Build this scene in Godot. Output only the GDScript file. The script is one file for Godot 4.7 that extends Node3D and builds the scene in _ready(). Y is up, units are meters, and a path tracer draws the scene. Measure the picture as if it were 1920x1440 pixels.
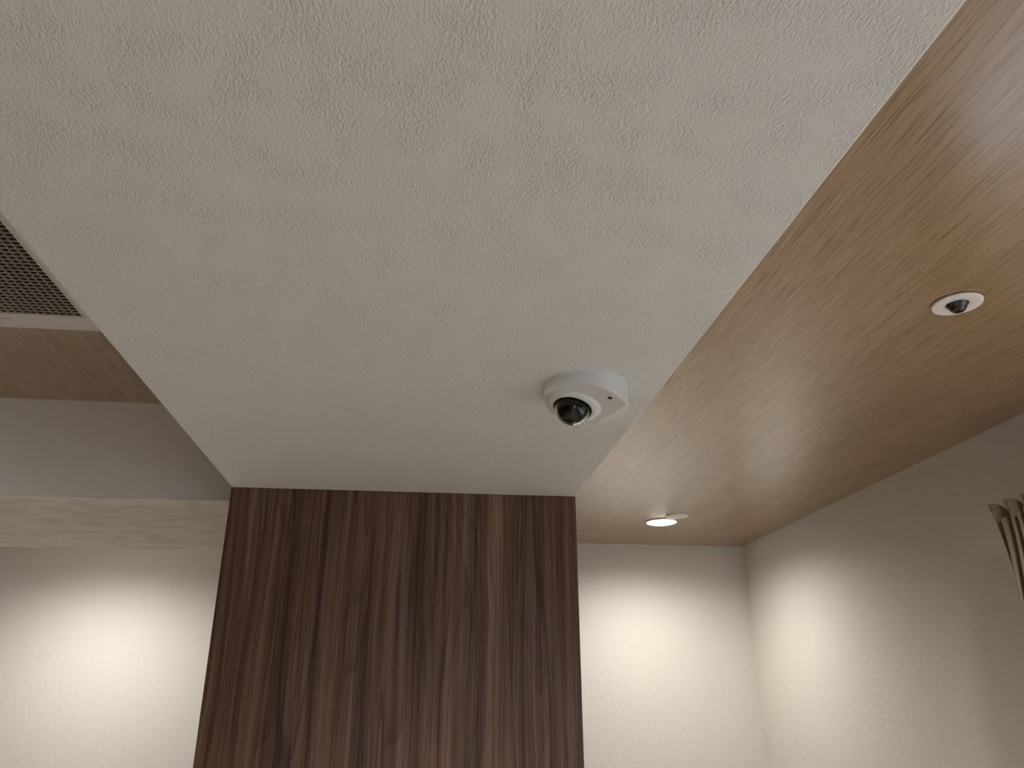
extends Node3D
# Corner of a small guest room seen from below: lowered white ceiling beam with a dome camera, wood-clad
# ceilings on both sides, a dark wood column, downlit cream walls.
# The photographer's eye is the point (0, EYE, 0); heights below are given relative to it.

const EYE := 1.9
const SOFFIT := 0.5        # underside of the white beam
const WOOD_R := 0.5525     # wood ceiling beside the window wall
const WOOD_L := 0.766      # wood ceiling over the left bay
const TOP := 1.05          # top of the slab
const FLOOR := -1.9
const BACK := -2.884
const COLUMN := -1.976
const BACK_L := -3.55       # the same wall behind the left bay, set further back
const RECESS := 0.64       # ceiling of the recess behind the left bulkhead
const BULK := -2.1165
const BEAM_L := -0.4768
const BEAM_R := 0.3992
const WALL_R := 1.2273
const WALL_L := -2.7
const FRONT := 2.6
const WIN_Z0 := -1.42      # strip window in the right wall
const WIN_Z1 := 0.90
const WIN_Y0 := -0.30
const WIN_Y1 := 0.0
const REAR_X0 := 0.0      # large window behind the viewer
const REAR_X1 := 0.9
const REAR_Y0 := -1.2
const REAR_Y1 := 0.3

const VENT_X0 := -1.24     # opening for the air vent
const VENT_X1 := -0.7305
const VENT_Z0 := -1.584
const VENT_Z1 := -1.095

var counts := {}
var M := {}

# ------------------------------------------------------------------ naming
func numbered(called: String) -> String:
	var n: int = counts.get(called, -1) + 1
	counts[called] = n
	return called if n == 0 else "%s_%03d" % [called, n]

func tag(o: Node, label: String, category := "", group := "", kind := "") -> Node:
	if label: o.set_meta("label", label)
	if category: o.set_meta("category", category)
	if group: o.set_meta("group", group)
	if kind: o.set_meta("kind", kind)
	return o

func base(called: String, at: Vector3) -> Node3D:
	var o := Node3D.new()
	o.name = numbered(called)
	o.position = Vector3(at.x, at.y + EYE, at.z)
	add_child(o, true)
	return o

func part(called: String, st: SurfaceTool, m: Material, parent: Node, at := Vector3.ZERO) -> MeshInstance3D:
	var o := MeshInstance3D.new()
	o.name = called
	o.mesh = st.commit()
	o.material_override = m
	o.position = at
	o.cast_shadow = GeometryInstance3D.SHADOW_CASTING_SETTING_ON
	parent.add_child(o, true)
	return o

func struct(called: String, st: SurfaceTool, m: Material, label: String, category: String) -> MeshInstance3D:
	var o := part(numbered(called), st, m, self, Vector3(0, EYE, 0))
	tag(o, label, category, "", "structure")
	return o

# ------------------------------------------------------------------ shapes
func begin() -> SurfaceTool:
	var st := SurfaceTool.new()
	st.begin(Mesh.PRIMITIVE_TRIANGLES)
	return st

func vert(st: SurfaceTool, p: Vector3, n: Vector3) -> void:
	st.set_normal(n)
	st.set_uv(Vector2(p.x + p.y * 0.37, p.z + p.y * 0.61))
	st.add_vertex(p)

# a triangle with its vertex normals, wound so that those point outwards (clockwise from the front)
func tri3(st: SurfaceTool, a: Vector3, b: Vector3, c: Vector3, na: Vector3, nb: Vector3, nc: Vector3) -> void:
	if (b - a).cross(c - a).dot(na + nb + nc) > 0.0:
		vert(st, a, na); vert(st, c, nc); vert(st, b, nb)
	else:
		vert(st, a, na); vert(st, b, nb); vert(st, c, nc)

func tri(st: SurfaceTool, a: Vector3, b: Vector3, c: Vector3, out: Vector3) -> void:
	var n := (b - a).cross(c - a)
	if n.length_squared() < 1e-18: return
	n = n.normalized()
	if n.dot(out) < 0.0: n = -n
	tri3(st, a, b, c, n, n, n)

func quad(st: SurfaceTool, a: Vector3, b: Vector3, c: Vector3, d: Vector3, out: Vector3) -> void:
	tri(st, a, b, c, out)
	tri(st, a, c, d, out)

# a box from lo to hi with chamfered edges of width e
func add_box(st: SurfaceTool, lo: Vector3, hi: Vector3, e := 0.0) -> void:
	var c := (lo + hi) / 2.0
	var h := (hi - lo) / 2.0
	e = min(e, min(h.x, min(h.y, h.z)) * 0.9)
	var at := func(axis: int, s: Vector3) -> Vector3:   # corner s as seen by the face across that axis
		var p := Vector3(s.x * (h.x - e), s.y * (h.y - e), s.z * (h.z - e))
		p[axis] = s[axis] * h[axis]
		return c + p
	for axis in 3:
		var b := (axis + 1) % 3
		var d := (axis + 2) % 3
		for s in [-1.0, 1.0]:
			var q := []
			for k in [[-1, -1], [1, -1], [1, 1], [-1, 1]]:
				var v := Vector3.ZERO
				v[axis] = s; v[b] = k[0]; v[d] = k[1]
				q.append(at.call(axis, v))
			var out := Vector3.ZERO
			out[axis] = s
			quad(st, q[0], q[1], q[2], q[3], out)
		if e > 0.0:
			for s in [-1.0, 1.0]:
				for t in [-1.0, 1.0]:
					var v0 := Vector3.ZERO
					v0[b] = s; v0[d] = t
					var v1 := v0
					v0[axis] = -1.0; v1[axis] = 1.0
					var out := Vector3.ZERO
					out[b] = s; out[d] = t
					quad(st, at.call(b, v0), at.call(b, v1), at.call(d, v1), at.call(d, v0), out)
	if e > 0.0:
		for x in [-1.0, 1.0]:
			for y in [-1.0, 1.0]:
				for z in [-1.0, 1.0]:
					var s := Vector3(x, y, z)
					tri(st, at.call(0, s), at.call(1, s), at.call(2, s), s)

func box(lo: Vector3, hi: Vector3, e := 0.0) -> SurfaceTool:
	var st := begin()
	add_box(st, lo, hi, e)
	return st

# spin a profile of (radius, height) about y; a profile that runs outwards along the bottom and up the side faces outwards
func add_lathe(st: SurfaceTool, prof: Array, seg: int, xf := Transform3D.IDENTITY, smooth := false) -> void:
	var n2 := []
	for i in prof.size() - 1:
		var d: Vector2 = prof[i + 1] - prof[i]
		n2.append(Vector2(d.y, -d.x).normalized())
	for i in prof.size() - 1:
		var na: Vector2 = n2[i]
		var nb: Vector2 = n2[i]
		if smooth:
			if i > 0 and n2[i - 1].dot(n2[i]) > 0.5: na = (n2[i - 1] + n2[i]).normalized()
			if i < n2.size() - 1 and n2[i + 1].dot(n2[i]) > 0.5: nb = (n2[i + 1] + n2[i]).normalized()
		for k in seg:
			var t0 := TAU * k / seg
			var t1 := TAU * (k + 1) / seg
			var f := func(p: Vector2, t: float) -> Vector3: return xf * Vector3(p.x * cos(t), p.y, p.x * sin(t))
			var g := func(n: Vector2, t: float) -> Vector3: return (xf.basis * Vector3(n.x * cos(t), n.y, n.x * sin(t))).normalized()
			var a: Vector3 = f.call(prof[i], t0); var b: Vector3 = f.call(prof[i], t1)
			var c: Vector3 = f.call(prof[i + 1], t1); var d: Vector3 = f.call(prof[i + 1], t0)
			if prof[i].x > 1e-6: tri3(st, a, b, c, g.call(na, t0), g.call(na, t1), g.call(nb, t1))
			if prof[i + 1].x > 1e-6: tri3(st, a, c, d, g.call(na, t0), g.call(nb, t1), g.call(nb, t0))

func lathe(prof: Array, seg: int, xf := Transform3D.IDENTITY, smooth := false) -> SurfaceTool:
	var st := begin()
	add_lathe(st, prof, seg, xf, smooth)
	return st

func tilted(axis: Vector3, at: Vector3) -> Transform3D:   # local -y turned to axis
	var y := -axis.normalized()
	var x := y.cross(Vector3(0, 0, 1)).normalized()
	return Transform3D(Basis(x, y, x.cross(y)), at)

# ------------------------------------------------------------------ computed textures
func noise(seed_: int, octaves := 3) -> FastNoiseLite:
	var n := FastNoiseLite.new()
	n.seed = seed_
	n.noise_type = FastNoiseLite.TYPE_SIMPLEX_SMOOTH
	n.frequency = 1.0
	n.fractal_octaves = octaves
	return n

func ramp(t: float, stops: Array) -> Color:
	t = clampf(t, 0.0, 1.0) * (stops.size() - 1)
	var i := mini(int(t), stops.size() - 2)
	return (stops[i] as Color).lerp(stops[i + 1], t - i)

func to_texture(w: int, h: int, data: PackedByteArray) -> ImageTexture:
	return ImageTexture.create_from_image(Image.create_from_data(w, h, false, Image.FORMAT_RGB8, data))

# walnut print: grain down the picture, cathedral figure and dark streaks
func walnut_texture(w: int, h: int) -> ImageTexture:
	var warp := noise(11, 2); var broad := noise(12, 2); var streak := noise(13, 2); var fine := noise(14, 2)
	var pore := noise(15, 1); var fig := noise(16, 2)
	var stops := [Color8(50, 27, 14), Color8(82, 54, 35), Color8(108, 79, 57), Color8(128, 99, 75), Color8(150, 122, 96)]
	var data := PackedByteArray()
	data.resize(w * h * 3)
	var at := 0
	for j in h:
		var v := float(j) / h
		for i in w:
			var u := float(i) / w
			var p := u + 0.010 * warp.get_noise_2d(u * 6.0, v * 1.1) + 0.0016 * warp.get_noise_2d(u * 26.0 + 40.0, v * 5.0)
			var b := broad.get_noise_2d(p * 7.0, v * 0.35)
			var s := streak.get_noise_2d(p * 34.0, v * 0.7)
			var f := fine.get_noise_2d(p * 150.0, v * 1.6)
			var q := pore.get_noise_2d(p * 420.0, v * 7.0)
			var ring := p * 42.0 + 3.8 * fig.get_noise_2d(p * 5.5, v * 0.9)
			ring -= floorf(ring)
			var edge := pow(ring, 3.0) - 0.25
			var t := 0.46 + 0.20 * b + 0.36 * s + 0.26 * f + 0.12 * q - 0.17 * edge
			# a few long near-black veins
			var vein := absf(streak.get_noise_2d(p * 9.0 + 70.0, v * 0.5 + 9.0))
			t -= 0.30 * smoothstep(0.05, 0.0, vein)
			var c := ramp(t, stops)
			data[at] = c.r8; data[at + 1] = c.g8; data[at + 2] = c.b8
			at += 3
	return to_texture(w, h, data)

# light oak veneer: straight fine grain down the picture, short pores
func oak_texture(w: int, h: int) -> ImageTexture:
	var warp := noise(21, 2); var broad := noise(22, 2); var streak := noise(23, 2); var fine := noise(24, 2); var pore := noise(25, 1)
	var stops := [Color8(114, 87, 60), Color8(139, 110, 79), Color8(160, 132, 97), Color8(173, 145, 109), Color8(184, 159, 127)]
	var data := PackedByteArray()
	data.resize(w * h * 3)
	var at := 0
	for j in h:
		var v := float(j) / h
		for i in w:
			var u := float(i) / w
			var p := u + 0.004 * warp.get_noise_2d(u * 6.0, v * 4.0)
			var b := broad.get_noise_2d(p * 9.0, v * 1.2)
			var s := streak.get_noise_2d(p * 70.0, v * 2.4)
			var f := fine.get_noise_2d(p * 260.0, v * 7.0)
			var q := pore.get_noise_2d(p * 560.0, v * 26.0)
			var t := 0.52 + 0.10 * b + 0.13 * s + 0.15 * f
			t -= 0.34 * smoothstep(0.30, 0.62, q)
			t += 0.18 * smoothstep(0.30, 0.62, -q)
			var c := ramp(t, stops)
			data[at] = c.r8; data[at + 1] = c.g8; data[at + 2] = c.b8
			at += 3
	return to_texture(w, h, data)

# mottled trowelled plaster
func plaster_texture(size: int) -> ImageTexture:
	var n := noise(81, 4); var k := noise(82, 3)
	var data := PackedByteArray()
	data.resize(size * size * 3)
	for i in size * size:
		var x := float(i % size) / size
		var y := floorf(float(i) / size) / size
		var a := n.get_noise_2d(x * 9.0 + 0.4 * k.get_noise_2d(x * 6.0, y * 6.0), y * 9.0)
		var edge := smoothstep(0.10, 0.0, absf(a))
		var t := 0.925 + 0.060 * smoothstep(-0.45, 0.45, a) + 0.022 * edge
		data[i * 3] = int(clampf(247.0 * t, 0, 255)); data[i * 3 + 1] = int(clampf(242.0 * t, 0, 255)); data[i * 3 + 2] = int(clampf(232.0 * t, 0, 255))
	return to_texture(size, size, data)

# relief of a wallpaper: short ridges, drawn out down the picture by `stretch`, with calmer patches
func relief_texture(size: int, seed_: int, freq: float, stretch: int, strength: float) -> ImageTexture:
	var n := noise(seed_, 2)
	n.frequency = freq
	n.domain_warp_enabled = true
	n.domain_warp_amplitude = 14.0
	n.domain_warp_frequency = freq * 0.7
	var a := n.get_seamless_image(size, size / stretch, false, false, 0.15)
	a.resize(size, size, Image.INTERPOLATE_CUBIC)
	var k := noise(seed_ + 1, 2)
	k.frequency = 6.0 / size
	var m := k.get_seamless_image(size, size, false, false, 0.2)
	a.convert(Image.FORMAT_L8)
	m.convert(Image.FORMAT_L8)
	var da := a.get_data()
	var dm := m.get_data()
	for i in da.size():
		var calm := 0.45 + 0.55 * smoothstep(70.0, 190.0, dm[i])
		da[i] = clampi(int(128.0 + (da[i] - 128.0) * calm), 0, 255)
	var out := Image.create_from_data(size, size, false, Image.FORMAT_L8, da)
	out.convert(Image.FORMAT_RGBA8)
	out.bump_map_to_normal_map(strength)
	return ImageTexture.create_from_image(out)

# ------------------------------------------------------------------ materials
func mat(c: Color, rough := 0.6, metal := 0.0, spec := 0.5) -> StandardMaterial3D:
	var m := StandardMaterial3D.new()
	m.albedo_color = c
	m.roughness = rough
	m.metallic = metal
	m.metallic_specular = spec
	return m

func mapped(m: StandardMaterial3D, scale_: Vector3, offset := Vector3.ZERO) -> StandardMaterial3D:
	m.uv1_triplanar = true
	m.uv1_world_triplanar = true
	m.uv1_triplanar_sharpness = 8.0
	m.uv1_scale = scale_
	m.uv1_offset = offset
	return m

func glow(c: Color, energy: float) -> StandardMaterial3D:
	var m := mat(c, 0.5)
	m.emission_enabled = true
	m.emission = c
	m.emission_energy_multiplier = energy
	return m

func materials() -> void:
	var ridges := relief_texture(1024, 31, 0.14, 2, 3.6)
	var plaster := relief_texture(1024, 51, 0.035, 1, 2.2)
	M.paper = mapped(mat(Color8(228, 229, 226), 0.7, 0.0, 0.35), Vector3.ONE / 0.5)
	M.paper.normal_enabled = true
	M.paper.normal_texture = ridges
	M.paper.normal_scale = 1.0
	M.wall = mapped(mat(Color8(231, 227, 219), 0.75, 0.0, 0.3), Vector3.ONE / 0.9)
	M.wall.normal_enabled = true
	M.wall.normal_texture = plaster
	M.wall.normal_scale = 0.35
	M.plaster = mapped(mat(Color.WHITE, 0.75, 0.0, 0.3), Vector3(1.0 / 1.3, 1.0 / 1.3, 1.0 / 1.0))
	M.plaster.albedo_texture = plaster_texture(512)
	M.oak = mapped(mat(Color.WHITE, 0.34), Vector3(1.0 / 1.4, 1.0, 1.0 / 3.0))
	M.oak.albedo_texture = oak_texture(1536, 640)
	M.oak.clearcoat_enabled = true
	M.oak.clearcoat = 1.0
	M.oak.clearcoat_roughness = 0.2
	M.walnut = mapped(mat(Color.WHITE, 0.5), Vector3(1.0, 1.0 / 1.2, 1.0), Vector3(0.5, 0.0, 0.0))
	M.walnut.albedo_texture = walnut_texture(1024, 1024)
	M.floor = mat(Color8(224, 214, 200), 0.5)
	M.slab = mat(Color8(200, 198, 192), 0.9)
	M.frame = mat(Color8(226, 224, 218), 0.5)
	M.bar = mat(Color8(196, 188, 176), 0.5)
	M.dark = mat(Color8(30, 24, 20), 0.9)
	M.plastic = mat(Color8(226, 229, 228), 0.42)
	M.black = mat(Color8(10, 10, 11), 0.3)
	M.dome = mat(Color8(0, 0, 0), 1.0, 0.0, 0.0)
	M.chrome = mat(Color8(120, 120, 122), 0.6, 0.0)
	M.clear = mat(Color(0.97, 0.97, 0.97, 0.0), 0.0)
	M.clear.refraction_enabled = true
	M.clear.refraction_scale = 0.036
	M.crystal = mat(Color8(20, 22, 28), 0.08, 0.0, 0.8)
	M.plate = mat(Color8(240, 235, 230), 0.5)
	M.lens = glow(Color(1.0, 0.98, 0.94), 7.0)
	M.fabric = mat(Color8(156, 141, 123), 0.9, 0.0, 0.2)
	M.rail = mat(Color8(210, 206, 198), 0.4)
	M.white = mat(Color8(236, 235, 230), 0.5)
	M.bead = mat(Color8(242, 238, 228), 0.4)
	M.glass = mat(Color(1, 1, 1, 0.06), 0.0)
	M.glass.transparency = BaseMaterial3D.TRANSPARENCY_ALPHA

# ------------------------------------------------------------------ things
# the far wall light comes from here: a spot lamp set in its bulb
func spot(at: Vector3, aim: Vector3, color: Color, energy: float, angle: float, blend: float, size: float, parent: Node3D) -> void:
	var l := SpotLight3D.new()
	l.name = "lamp_light"
	parent.add_child(l, true)
	l.look_at_from_position(at + parent.position, aim + parent.position, Vector3(0, 0, 1) if absf((aim - at).normalized().y) > 0.9 else Vector3.UP)
	l.light_color = color
	l.light_energy = energy
	l.spot_angle = angle
	l.spot_angle_attenuation = blend
	l.spot_range = 12.0
	l.spot_attenuation = 2.0
	l.light_size = size
	l.shadow_enabled = true

func downlight(at: Vector3, r: float, label: String, color: Color, energy: float, blend := 1.0) -> Node3D:
	var t := base("downlight", at)
	tag(t, label, "downlight")
	part("trim_ring", lathe([Vector2(r - 0.004, -0.001), Vector2(r - 0.003, -0.0035), Vector2(r - 0.001, -0.0035), Vector2(r, -0.0025), Vector2(r, 0.0)], 64, Transform3D.IDENTITY, true), M.white, t)
	var prof := []
	for k in 9:
		var a := PI / 2 * k / 8.0
		prof.append(Vector2((r - 0.004) * sin(a), -0.002 - 0.0075 * cos(a)))
	prof.append(Vector2(0.0, -0.002))
	part("diffuser", lathe(prof, 64, Transform3D.IDENTITY, true), M.lens, t)
	spot(Vector3(0, -0.004, 0), Vector3(0, -1, 0), color, energy, 82.0, blend, 0.03, t)
	return t

func dome_camera() -> void:
	var c := Vector3(0.268, SOFFIT, -1.215)
	var t := base("dome_camera", c)
	tag(t, "small white dome security camera with black glossy bubble, fixed under the white ceiling beam", "security camera")
	var R := 0.072
	var D := 0.0435
	var e := 0.0014
	# the cut plane in the body's own axes: depth = d0 + 0.2486 x - 0.0775 z
	var d0 := 0.5 - (0.62992 - 0.2486 * c.x + 0.0775 * c.z)
	var depth := func(x: float, z: float) -> float: return minf(D, d0 + 0.2486 * x - 0.0775 * z)
	var st := begin()
	var N := 128
	var ring := PackedVector2Array()
	for k in N:
		var t0 := TAU * k / N
		var t1 := TAU * (k + 1) / N
		var n0 := Vector3(cos(t0), 0, sin(t0)); var n1 := Vector3(cos(t1), 0, sin(t1))
		var b0: float = depth.call(R * n0.x, R * n0.z); var b1: float = depth.call(R * n1.x, R * n1.z)
		var a0 := n0 * R; var a1 := n1 * R
		var lo0 := a0 + Vector3.DOWN * (b0 - e); var lo1 := a1 + Vector3.DOWN * (b1 - e)
		var i0: Vector3 = n0 * (R - e); var i1: Vector3 = n1 * (R - e)
		i0.y = -depth.call(i0.x, i0.z); i1.y = -depth.call(i1.x, i1.z)
		tri3(st, a0, a1, lo1, n0, n1, n1); tri3(st, a0, lo1, lo0, n0, n1, n0)
		quad(st, lo0, lo1, i1, i0, n0 + Vector3.DOWN)
		ring.append(Vector2(n0.x, n0.z) * (R - e))
	# cut the underside along the line where the wedge meets the flat
	var g := Vector2(0.2486, -0.0775)
	for side in [-1.0, 1.0]:
		var poly := PackedVector2Array()
		for k in N:
			var p := ring[k]; var q := ring[(k + 1) % N]
			var fp: float = (d0 + g.dot(p) - D) * side; var fq: float = (d0 + g.dot(q) - D) * side
			if fp >= 0.0: poly.append(p)
			if fp * fq < 0.0: poly.append(p.lerp(q, fp / (fp - fq)))
		for k in range(1, poly.size() - 1):
			var tri_ := []
			for p in [poly[0], poly[k], poly[k + 1]]:
				tri_.append(Vector3(p.x, -(D if side > 0.0 else d0 + g.dot(p)), p.y))
			tri(st, tri_[0], tri_[1], tri_[2], Vector3.DOWN)
	part("housing", st, M.plastic, t)
	# screw hole in the wedge face, to the right of the hood
	var hx := 0.3001 - c.x; var hz := -1.1718 - c.z
	var hole_at := Vector3(hx, -(d0 + g.x * hx + g.y * hz), hz)
	part("screw_hole", lathe([Vector2(0.0, -0.0001), Vector2(0.0030, -0.0002), Vector2(0.0034, -0.0005), Vector2(0.0040, -0.0004), Vector2(0.0043, 0.0004)], 24, tilted(Vector3(-0.2486, -1, 0.0775), hole_at), true), M.black, t)
	# hood, gasket and bubble about one tilted axis
	var o := Vector3(0.2477, 0.465, -1.2262) - c
	var axis := Vector3(-0.25, -1.0, 0.22).normalized()
	var xf := tilted(axis, o)
	var prof := [Vector2(0.0325, 0.001), Vector2(0.0332, -0.002), Vector2(0.0345, -0.003), Vector2(0.0358, -0.0026)]
	for k in range(1, 13):
		var a := PI / 2 * k / 12.0
		prof.append(Vector2(0.0358 + 0.0165 * sin(a), -0.0026 + 0.026 * (1.0 - cos(a))))
	part("hood", lathe(prof, 96, xf, true), M.plastic, t)
	part("gasket", lathe([Vector2(0.0303, 0.001), Vector2(0.0303, -0.0015), Vector2(0.0318, -0.0019), Vector2(0.0328, -0.0006), Vector2(0.0328, 0.002)], 96, xf, true), M.black, t)
	var shell := func(radius: float, reach: float) -> Array:
		var p := []
		for k in 25:
			var a := PI * reach * k / 24.0
			p.append(Vector2(radius * sin(a), -radius * cos(a)))
		return p
	var inner := 0.0268
	var module := part("lens_module", lathe(shell.call(inner, 0.56), 96, xf, true), M.dome, t)
	module.set_meta("label", "black camera module inside the bubble")
	# lens and small infrared lamps set in the module
	part("lens", lathe([Vector2(0.0, -0.0012), Vector2(0.0045, -0.0009), Vector2(0.0062, 0.0), Vector2(0.0066, -0.0006), Vector2(0.0072, 0.0006)], 32, tilted(axis, o + axis * (inner - 0.0002)), true), M.dome, module)
	for d in [Vector3(-0.846, -0.022, 0.533), Vector3(-0.674, -0.055, 0.737), Vector3(-0.156, 0.152, 0.976), Vector3(0.024, -0.05, 0.998), Vector3(0.148, -0.041, 0.988), Vector3(-0.471, -0.664, 0.58), Vector3(0.093, -0.691, 0.717), Vector3(0.158, -0.485, 0.86)]:
		part("infrared_lamp", lathe([Vector2(0.0, -0.0005), Vector2(0.0006, -0.0003), Vector2(0.0008, 0.0002)], 12, tilted(d.normalized(), o + d.normalized() * inner), true), M.chrome, module)
	var skin: Array = shell.call(0.0304, 0.55)
	var under: Array = shell.call(0.0282, 0.55)
	under.reverse()
	var bubble := part("bubble", lathe(skin + under, 96, xf, true), M.clear, t)
	bubble.set_meta("label", "clear dome bubble")

func eyeball() -> void:
	var t := base("ceiling_sensor", Vector3(0.7812, WOOD_R, -0.9492))
	tag(t, "round white fitting with a dark faceted glass button in the wood ceiling", "ceiling fitting")
	var r := 0.0352
	part("trim_ring", lathe([Vector2(0.0158, 0.003), Vector2(0.0163, -0.0035), Vector2(0.0178, -0.0042), Vector2(r - 0.0025, -0.0046), Vector2(r - 0.0006, -0.0038), Vector2(r, -0.0026), Vector2(r, -0.0016), Vector2(r - 0.003, 0.0)], 72, Transform3D.IDENTITY, true), M.plate, t)
	var b := part("glass_button", lathe([Vector2(0.0, -0.0152), Vector2(0.0065, -0.0152), Vector2(0.0098, -0.0135), Vector2(0.0128, -0.0085), Vector2(0.0161, -0.0036), Vector2(0.0161, 0.003)], 9, Transform3D.IDENTITY.rotated(Vector3.UP, 0.3)), M.crystal, t)
	b.set_meta("label", "dark faceted glass button")

func plate() -> void:
	var t := part(numbered("ceiling_plate"), lathe([Vector2(0.0, -0.004), Vector2(0.030, -0.0038), Vector2(0.0355, -0.0026), Vector2(0.037, -0.0012), Vector2(0.037, 0.0)], 64, Transform3D.IDENTITY, true), M.plate, self, Vector3(0.8135, WOOD_R + EYE, -2.396))
	tag(t, "small flat off-white round plate on the wood ceiling, just beside the lit downlight", "ceiling plate")

func vent() -> void:
	var x1 := -0.7355; var x0 := -1.235
	var z0 := -1.579; var z1 := -1.10
	var f0 := -1.6475; var f1 := -1.03
	var e0 := -1.30; var e1 := -0.668
	var t := base("air_vent", Vector3((e0 + e1) / 2, WOOD_L, (f0 + f1) / 2))
	tag(t, "white framed ceiling air vent with a fine square grid, beside the white beam", "air vent")
	var c := Vector3(t.position.x, WOOD_L, t.position.z)
	var st := begin()
	for s in [[Vector3(e0, -0.006, f0), Vector3(e1, 0, z0 - 0.005)], [Vector3(e0, -0.006, z1 + 0.005), Vector3(e1, 0, f1)], [Vector3(e0, -0.006, z0 - 0.005), Vector3(x0 - 0.005, 0, z1 + 0.005)], [Vector3(x1 + 0.005, -0.006, z0 - 0.005), Vector3(e1, 0, z1 + 0.005)]]:
		add_box(st, s[0] - Vector3(c.x, 0, c.z), s[1] - Vector3(c.x, 0, c.z), 0.0012)
	part("frame", st, M.frame, t)
	st = begin()
	for s in [[Vector3(x0 - 0.0044, -0.0052, z0 - 0.0044), Vector3(x1 + 0.0044, -0.001, z0)], [Vector3(x0 - 0.0044, -0.0052, z1), Vector3(x1 + 0.0044, -0.001, z1 + 0.0044)], [Vector3(x0 - 0.0044, -0.0052, z0), Vector3(x0, -0.001, z1)], [Vector3(x1, -0.0052, z0), Vector3(x1 + 0.0044, -0.001, z1)]]:
		add_box(st, s[0] - Vector3(c.x, 0, c.z), s[1] - Vector3(c.x, 0, c.z), 0.0006)
	part("inner_rim", st, M.frame, t)
	st = begin()   # a dark sheet metal box above the grid
	for s in [[Vector3(x0 - 0.0044, 0.11, z0 - 0.0044), Vector3(x1 + 0.0044, 0.113, z1 + 0.0044)], [Vector3(x0 - 0.0044, 0.0, z0 - 0.0044), Vector3(x0 - 0.002, 0.11, z1 + 0.0044)], [Vector3(x1 + 0.002, 0.0, z0 - 0.0044), Vector3(x1 + 0.0044, 0.11, z1 + 0.0044)], [Vector3(x0 - 0.002, 0.0, z0 - 0.0044), Vector3(x1 + 0.002, 0.11, z0 - 0.002)], [Vector3(x0 - 0.002, 0.0, z1 + 0.002), Vector3(x1 + 0.002, 0.11, z1 + 0.0044)]]:
		add_box(st, s[0] - Vector3(c.x, 0, c.z), s[1] - Vector3(c.x, 0, c.z))
	part("duct", st, M.dark, t)
	part("latch", box(Vector3(-0.93, -0.0066, -1.604) - Vector3(c.x, 0, c.z), Vector3(-0.886, -0.0055, -1.6022) - Vector3(c.x, 0, c.z), 0.0003), M.bar, t)
	# the grid: every bar a part; two meshes shared between them
	var nx := 34; var nz := 36
	var along := box(Vector3(-0.0007, -0.0050, z0 - 0.001) - Vector3(0, 0, c.z), Vector3(0.0007, -0.0014, z1 + 0.001) - Vector3(0, 0, c.z))
	var across := box(Vector3(x0 - 0.001 - c.x, -0.0048, -0.0005), Vector3(x1 + 0.001 - c.x, -0.0016, 0.0005))
	var m_along := along.commit(); var m_across := across.commit()
	for k in range(1, nx):
		grid_bar(m_along, Vector3(lerpf(x0, x1, float(k) / nx) - c.x, 0, 0), t)
	for k in range(1, nz):
		grid_bar(m_across, Vector3(0, 0.0002, lerpf(z0, z1, float(k) / nz) - c.z), t)

func grid_bar(m: Mesh, at: Vector3, parent: Node) -> void:
	var o := MeshInstance3D.new()
	o.name = "bar"
	o.mesh = m
	o.material_override = M.bar
	o.position = at
	parent.add_child(o, true)

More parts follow.
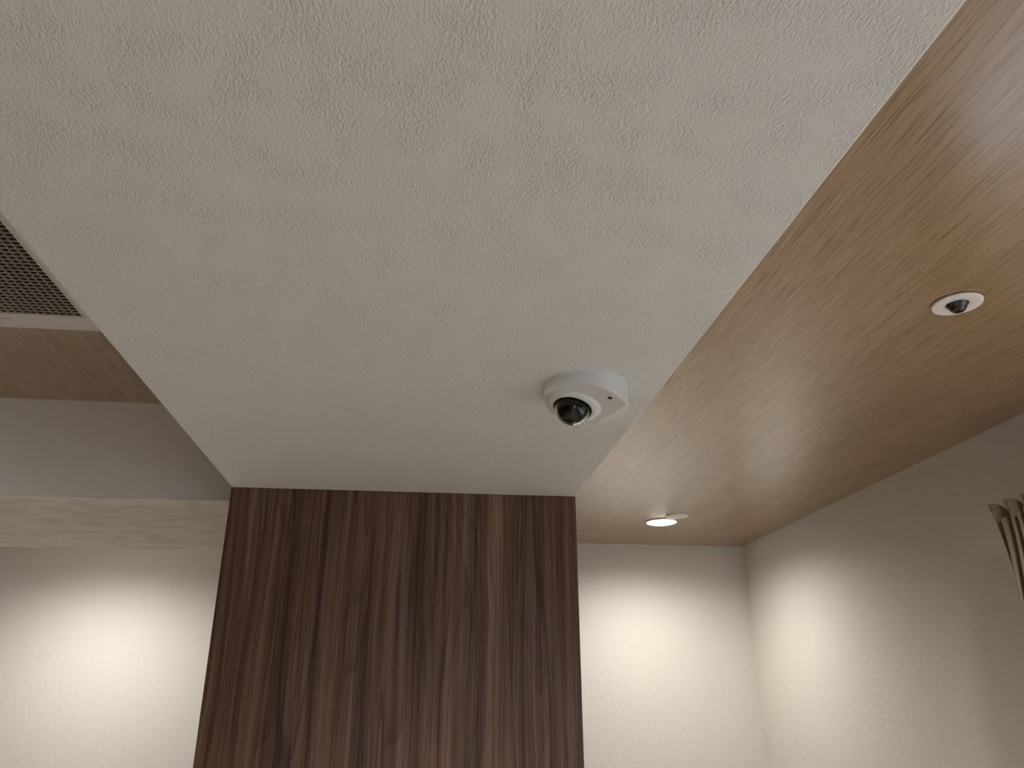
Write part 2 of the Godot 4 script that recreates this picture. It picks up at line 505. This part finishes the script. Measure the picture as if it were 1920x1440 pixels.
func curtain() -> void:
	var top := 0.361
	var bottom := -1.75
	var zl := -1.402
	var zr := -1.26
	var t := base("curtain", Vector3(WALL_R - 0.10, bottom, (zl + zr) / 2))
	tag(t, "grey-brown pleated fabric curtain with a gathered heading, hanging beside the cream window wall", "curtain")
	var org := Vector3(WALL_R - 0.10, bottom, (zl + zr) / 2)
	var pitch := 0.047
	var wave := noise(71, 1)
	# depth and place along the wall of the cloth at s (metres along the rail) and height y
	# tabs of the heading stand apart by notches; below them the cloth falls in folds, two to a tab
	var cloth := func(s: float, y: float, fold: float) -> Vector3:
		var drop := top - y
		var tab := s / pitch
		var a := cos(TAU * tab)
		var tabs := -0.013 * signf(a) * pow(absf(a), 0.45)
		var ph := tab * 2.0 + 0.22 * wave.get_noise_2d(s * 22.0, y * 2.0)
		var folds := -(0.016 + 0.010 * minf(1.0, drop / 0.2)) * cos(TAU * ph) - 0.006 + 0.010 * wave.get_noise_2d(s * 14.0 + 30.0, y * 2.5)
		var lean := 0.040 * (1.0 - exp(-drop / 0.14)) * exp(-s / 0.5)
		var sag := 0.013 * smoothstep(0.3, -0.9, a) * (1.0 - clampf(fold, 0.0, 1.0))
		return Vector3(lerpf(tabs, folds, smoothstep(0.15, 1.0, fold)), y - sag - bottom, zl + s + lean - org.z)
	var sheet := func(y0: float, y1: float, rows: int, fold0: float, fold1: float) -> SurfaceTool:
		var cols := 260
		var grid := []
		for j in rows + 1:
			var f := float(j) / rows
			var row := []
			for i in cols + 1:
				row.append(cloth.call((zr - zl) * i / cols, lerpf(y0, y1, f), lerpf(fold0, fold1, f)))
			grid.append(row)
		var nrm := []
		for j in rows + 1:
			var row := []
			for i in cols + 1:
				var du: Vector3 = grid[j][mini(i + 1, cols)] - grid[j][maxi(i - 1, 0)]
				var dv: Vector3 = grid[mini(j + 1, rows)][i] - grid[maxi(j - 1, 0)][i]
				row.append(du.cross(dv).normalized())
			nrm.append(row)
		var st := begin()
		for side in [-0.0008, 0.0008]:
			var sg := signf(side)
			for j in rows:
				for i in cols:
					var P := func(a: int, b: int) -> Vector3: return grid[a][b] + nrm[a][b] * side
					tri3(st, P.call(j, i), P.call(j, i + 1), P.call(j + 1, i + 1), nrm[j][i] * sg, nrm[j][i + 1] * sg, nrm[j + 1][i + 1] * sg)
					tri3(st, P.call(j, i), P.call(j + 1, i + 1), P.call(j + 1, i), nrm[j][i] * sg, nrm[j + 1][i + 1] * sg, nrm[j + 1][i] * sg)
		for j in rows:   # hems at both ends
			for i in [0, cols]:
				quad(st, grid[j][i] - nrm[j][i] * 0.0008, grid[j][i] + nrm[j][i] * 0.0008, grid[j + 1][i] + nrm[j + 1][i] * 0.0008, grid[j + 1][i] - nrm[j + 1][i] * 0.0008, Vector3(0, 0, -1 if i == 0 else 1))
		for i in cols:
			quad(st, grid[0][i] - nrm[0][i] * 0.0008, grid[0][i] + nrm[0][i] * 0.0008, grid[0][i + 1] + nrm[0][i + 1] * 0.0008, grid[0][i + 1] - nrm[0][i + 1] * 0.0008, Vector3.UP)
		return st
	part("panel", sheet.call(top - 0.034, bottom, 110, 1.0, 1.0), M.fabric, t)
	part("heading", sheet.call(top, top - 0.034, 14, -0.35, 1.0), M.fabric, t)
	var r := base("curtain_rail", Vector3(WALL_R, top - 0.012, -0.3))
	tag(r, "slim pale curtain rail fixed to the wall behind the curtain heading", "curtain rail")
	part("track", box(Vector3(-0.046, -0.006, zl + 0.03 + 0.3), Vector3(-0.030, 0.006, 1.2), 0.002), M.rail, r)
	for z in [-1.0, 0.2, 1.0]:
		part("bracket", box(Vector3(-0.04, 0.004, z - 0.01), Vector3(0.0, 0.009, z + 0.01), 0.001), M.rail, r)

# a window of width w and height h in two lights, its sill at `at`, turned about y
func window(n: int, at: Vector3, w: float, h: float, turn: float, label: String) -> void:
	var t := base("window_%d" % n, at)
	t.rotation.y = turn
	tag(t, label, "window", "", "structure")
	var b := 0.028
	var x := w / 2
	var st := begin()
	for s in [[Vector3(-x, 0, -0.03), Vector3(x, b, 0.03)], [Vector3(-x, h - b, -0.03), Vector3(x, h, 0.03)], [Vector3(-x, b, -0.03), Vector3(-x + b, h - b, 0.03)], [Vector3(x - b, b, -0.03), Vector3(x, h - b, 0.03)], [Vector3(-b / 2, b, -0.03), Vector3(b / 2, h - b, 0.03)]]:
		add_box(st, s[0], s[1], 0.003)
	part("window_frame", st, M.white, t)
	for s in [[-x + b, -b / 2], [b / 2, x - b]]:
		part("pane", box(Vector3(s[0], b, -0.002), Vector3(s[1], h - b, 0.002)), M.glass, t)

# ------------------------------------------------------------------ the scene
func _ready() -> void:
	var cam := Camera3D.new()
	cam.name = "camera"
	cam.position = Vector3(0, EYE, 0)
	cam.rotation_degrees = Vector3(22.2096, -6.6904, -0.076)
	cam.fov = 52.45
	cam.near = 0.02
	add_child(cam, true)
	cam.current = true

	var sky_m := ProceduralSkyMaterial.new()
	sky_m.sky_top_color = Color(0.72, 0.78, 0.88)
	sky_m.sky_horizon_color = Color(0.90, 0.92, 0.95)
	sky_m.ground_bottom_color = Color(0.62, 0.65, 0.72)
	sky_m.ground_horizon_color = Color(0.74, 0.78, 0.86)
	sky_m.sun_angle_max = 0.0
	var sky := Sky.new()
	sky.sky_material = sky_m
	var env := Environment.new()
	env.background_mode = Environment.BG_SKY
	env.sky = sky
	env.background_energy_multiplier = 4.5
	env.ambient_light_source = Environment.AMBIENT_SOURCE_DISABLED
	env.tonemap_mode = Environment.TONE_MAPPER_LINEAR
	env.tonemap_exposure = 1.28
	env.sdfgi_enabled = true
	env.ssao_enabled = true
	env.ssil_enabled = true
	var we := WorldEnvironment.new()
	we.name = "world_environment"
	we.environment = env
	add_child(we, true)

	materials()
	var warm := Color(1.0, 0.985, 0.955)

	# the setting
	var W := 0.14
	struct("floor", box(Vector3(WALL_L - W, FLOOR - 0.1, BACK_L - W), Vector3(WALL_R + W, FLOOR, FRONT + W)), M.floor, "pale wood floor of the room", "floor")
	var st: SurfaceTool
	struct("ceiling", box(Vector3(BEAM_R - 0.01, WOOD_R, BACK), Vector3(WALL_R, TOP, FRONT)), M.oak, "pale wood veneer ceiling between the white beam and the window wall", "ceiling")
	st = begin()
	add_box(st, Vector3(WALL_L, WOOD_L, BULK), Vector3(BEAM_L + 0.01, TOP, VENT_Z0))
	add_box(st, Vector3(WALL_L, WOOD_L, VENT_Z1), Vector3(BEAM_L + 0.01, TOP, FRONT))
	add_box(st, Vector3(WALL_L, WOOD_L, VENT_Z0), Vector3(VENT_X0, TOP, VENT_Z1))
	add_box(st, Vector3(VENT_X1, WOOD_L, VENT_Z0), Vector3(BEAM_L + 0.01, TOP, VENT_Z1))
	add_box(st, Vector3(VENT_X0, TOP - 0.05, VENT_Z0), Vector3(VENT_X1, TOP, VENT_Z1))
	struct("ceiling", st, M.oak, "wood veneer ceiling in shade over the left bay, around the air vent", "ceiling")
	struct("ceiling_beam", box(Vector3(BEAM_L, SOFFIT, COLUMN - 0.001), Vector3(BEAM_R, TOP - 0.01, FRONT), 0.0025), M.paper, "wide lowered white ceiling panel in textured wallpaper, running to the dark wood column", "ceiling")
	struct("trim_1", box(Vector3(BEAM_R - 0.0040, SOFFIT - 0.0002, COLUMN), Vector3(BEAM_R + 0.0014, SOFFIT + 0.006, FRONT), 0.0016), M.bead, "thin pale bead along the edge of the white beam, beside the wood ceiling", "trim")
	st = begin()
	add_box(st, Vector3(WALL_L, SOFFIT, BACK), Vector3(BEAM_L, TOP, BULK), 0.002)
	add_box(st, Vector3(WALL_L, RECESS, BACK_L), Vector3(BEAM_L, TOP, BACK))
	var bulk := struct("wall_bulkhead", st, M.wall, "cream bulkhead hanging below the left wood ceiling, beside the dark column", "wall")
	st = begin()
	add_box(st, Vector3(BEAM_L, FLOOR, BACK_L), Vector3(BEAM_R, SOFFIT, COLUMN), 0.001)
	add_box(st, Vector3(BEAM_L, SOFFIT - 0.01, BACK_L), Vector3(BEAM_R, TOP, COLUMN - 0.002))
	struct("wall_column", st, M.walnut, "dark walnut clad column under the end of the white beam", "column")
	part("underside", box(Vector3(WALL_L, SOFFIT - 0.0015, BACK), Vector3(BEAM_L, SOFFIT, BULK)), M.plaster, bulk)
	st = begin()
	add_box(st, Vector3(BEAM_R - 0.02, FLOOR, BACK - W), Vector3(WALL_R + W, TOP, BACK))
	add_box(st, Vector3(WALL_L - W, FLOOR, BACK_L - W), Vector3(BEAM_R - 0.02, TOP, BACK_L))
	struct("wall_back", st, M.wall, "cream back wall on both sides of the dark column, lit in soft pools", "wall")
	struct("wall_left", box(Vector3(WALL_L - W, FLOOR, BACK_L), Vector3(WALL_L, TOP, FRONT + W)), M.walnut, "dark walnut clad wall closing the left bay", "wall")
	st = begin()
	add_box(st, Vector3(WALL_L, FLOOR, FRONT), Vector3(REAR_X0, TOP, FRONT + W))
	add_box(st, Vector3(REAR_X1, FLOOR, FRONT), Vector3(WALL_R + W, TOP, FRONT + W))
	add_box(st, Vector3(REAR_X0, FLOOR, FRONT), Vector3(REAR_X1, REAR_Y0, FRONT + W))
	add_box(st, Vector3(REAR_X0, REAR_Y1, FRONT), Vector3(REAR_X1, TOP, FRONT + W))
	struct("wall_front", st, M.wall, "cream wall behind the viewer", "wall")
	st = begin()
	add_box(st, Vector3(WALL_R, FLOOR, BACK), Vector3(WALL_R + W, TOP, WIN_Z0))
	add_box(st, Vector3(WALL_R, FLOOR, WIN_Z1), Vector3(WALL_R + W, TOP, FRONT))
	add_box(st, Vector3(WALL_R, FLOOR, WIN_Z0), Vector3(WALL_R + W, WIN_Y0, WIN_Z1))
	add_box(st, Vector3(WALL_R, WIN_Y1, WIN_Z0), Vector3(WALL_R + W, TOP, WIN_Z1))
	struct("wall_right", st, M.wall, "cream window wall on the right, meeting the wood ceiling, with the curtain on it", "wall")
	window(1, Vector3(WALL_R + 0.06, WIN_Y0, (WIN_Z0 + WIN_Z1) / 2), WIN_Z1 - WIN_Z0, WIN_Y1 - WIN_Y0, PI / 2, "low strip window in the cream wall beside the curtain")
	window(2, Vector3((REAR_X0 + REAR_X1) / 2, REAR_Y0, FRONT + 0.06), REAR_X1 - REAR_X0, REAR_Y1 - REAR_Y0, 0.0, "large window in the wall behind the viewer")

	# things
	downlight(Vector3(0.7885, WOOD_R, -2.484), 0.052, "bright round downlight, lit, in the wood ceiling near the corner of the cream walls", warm, 0.66)
	vent()
	dome_camera()
	eyeball()
	plate()
	curtain()

	# lamps of the room that the photograph does not show, but whose light it does
	downlight(Vector3(-1.25, RECESS, -3.00), 0.052, "round downlight hidden behind the left bulkhead, washing the back wall", warm, 1.28)
	downlight(Vector3(0.86, WOOD_R, -0.70), 0.052, "round downlight in the wood ceiling just beside the viewer", warm, 1.15)
	downlight(Vector3(-0.04, SOFFIT, -0.12), 0.052, "round downlight in the white beam above the viewer", warm, 2.1)
	downlight(Vector3(-1.62, WOOD_L, -1.72), 0.052, "round downlight in the left wood ceiling beyond the air vent", warm, 0.4)
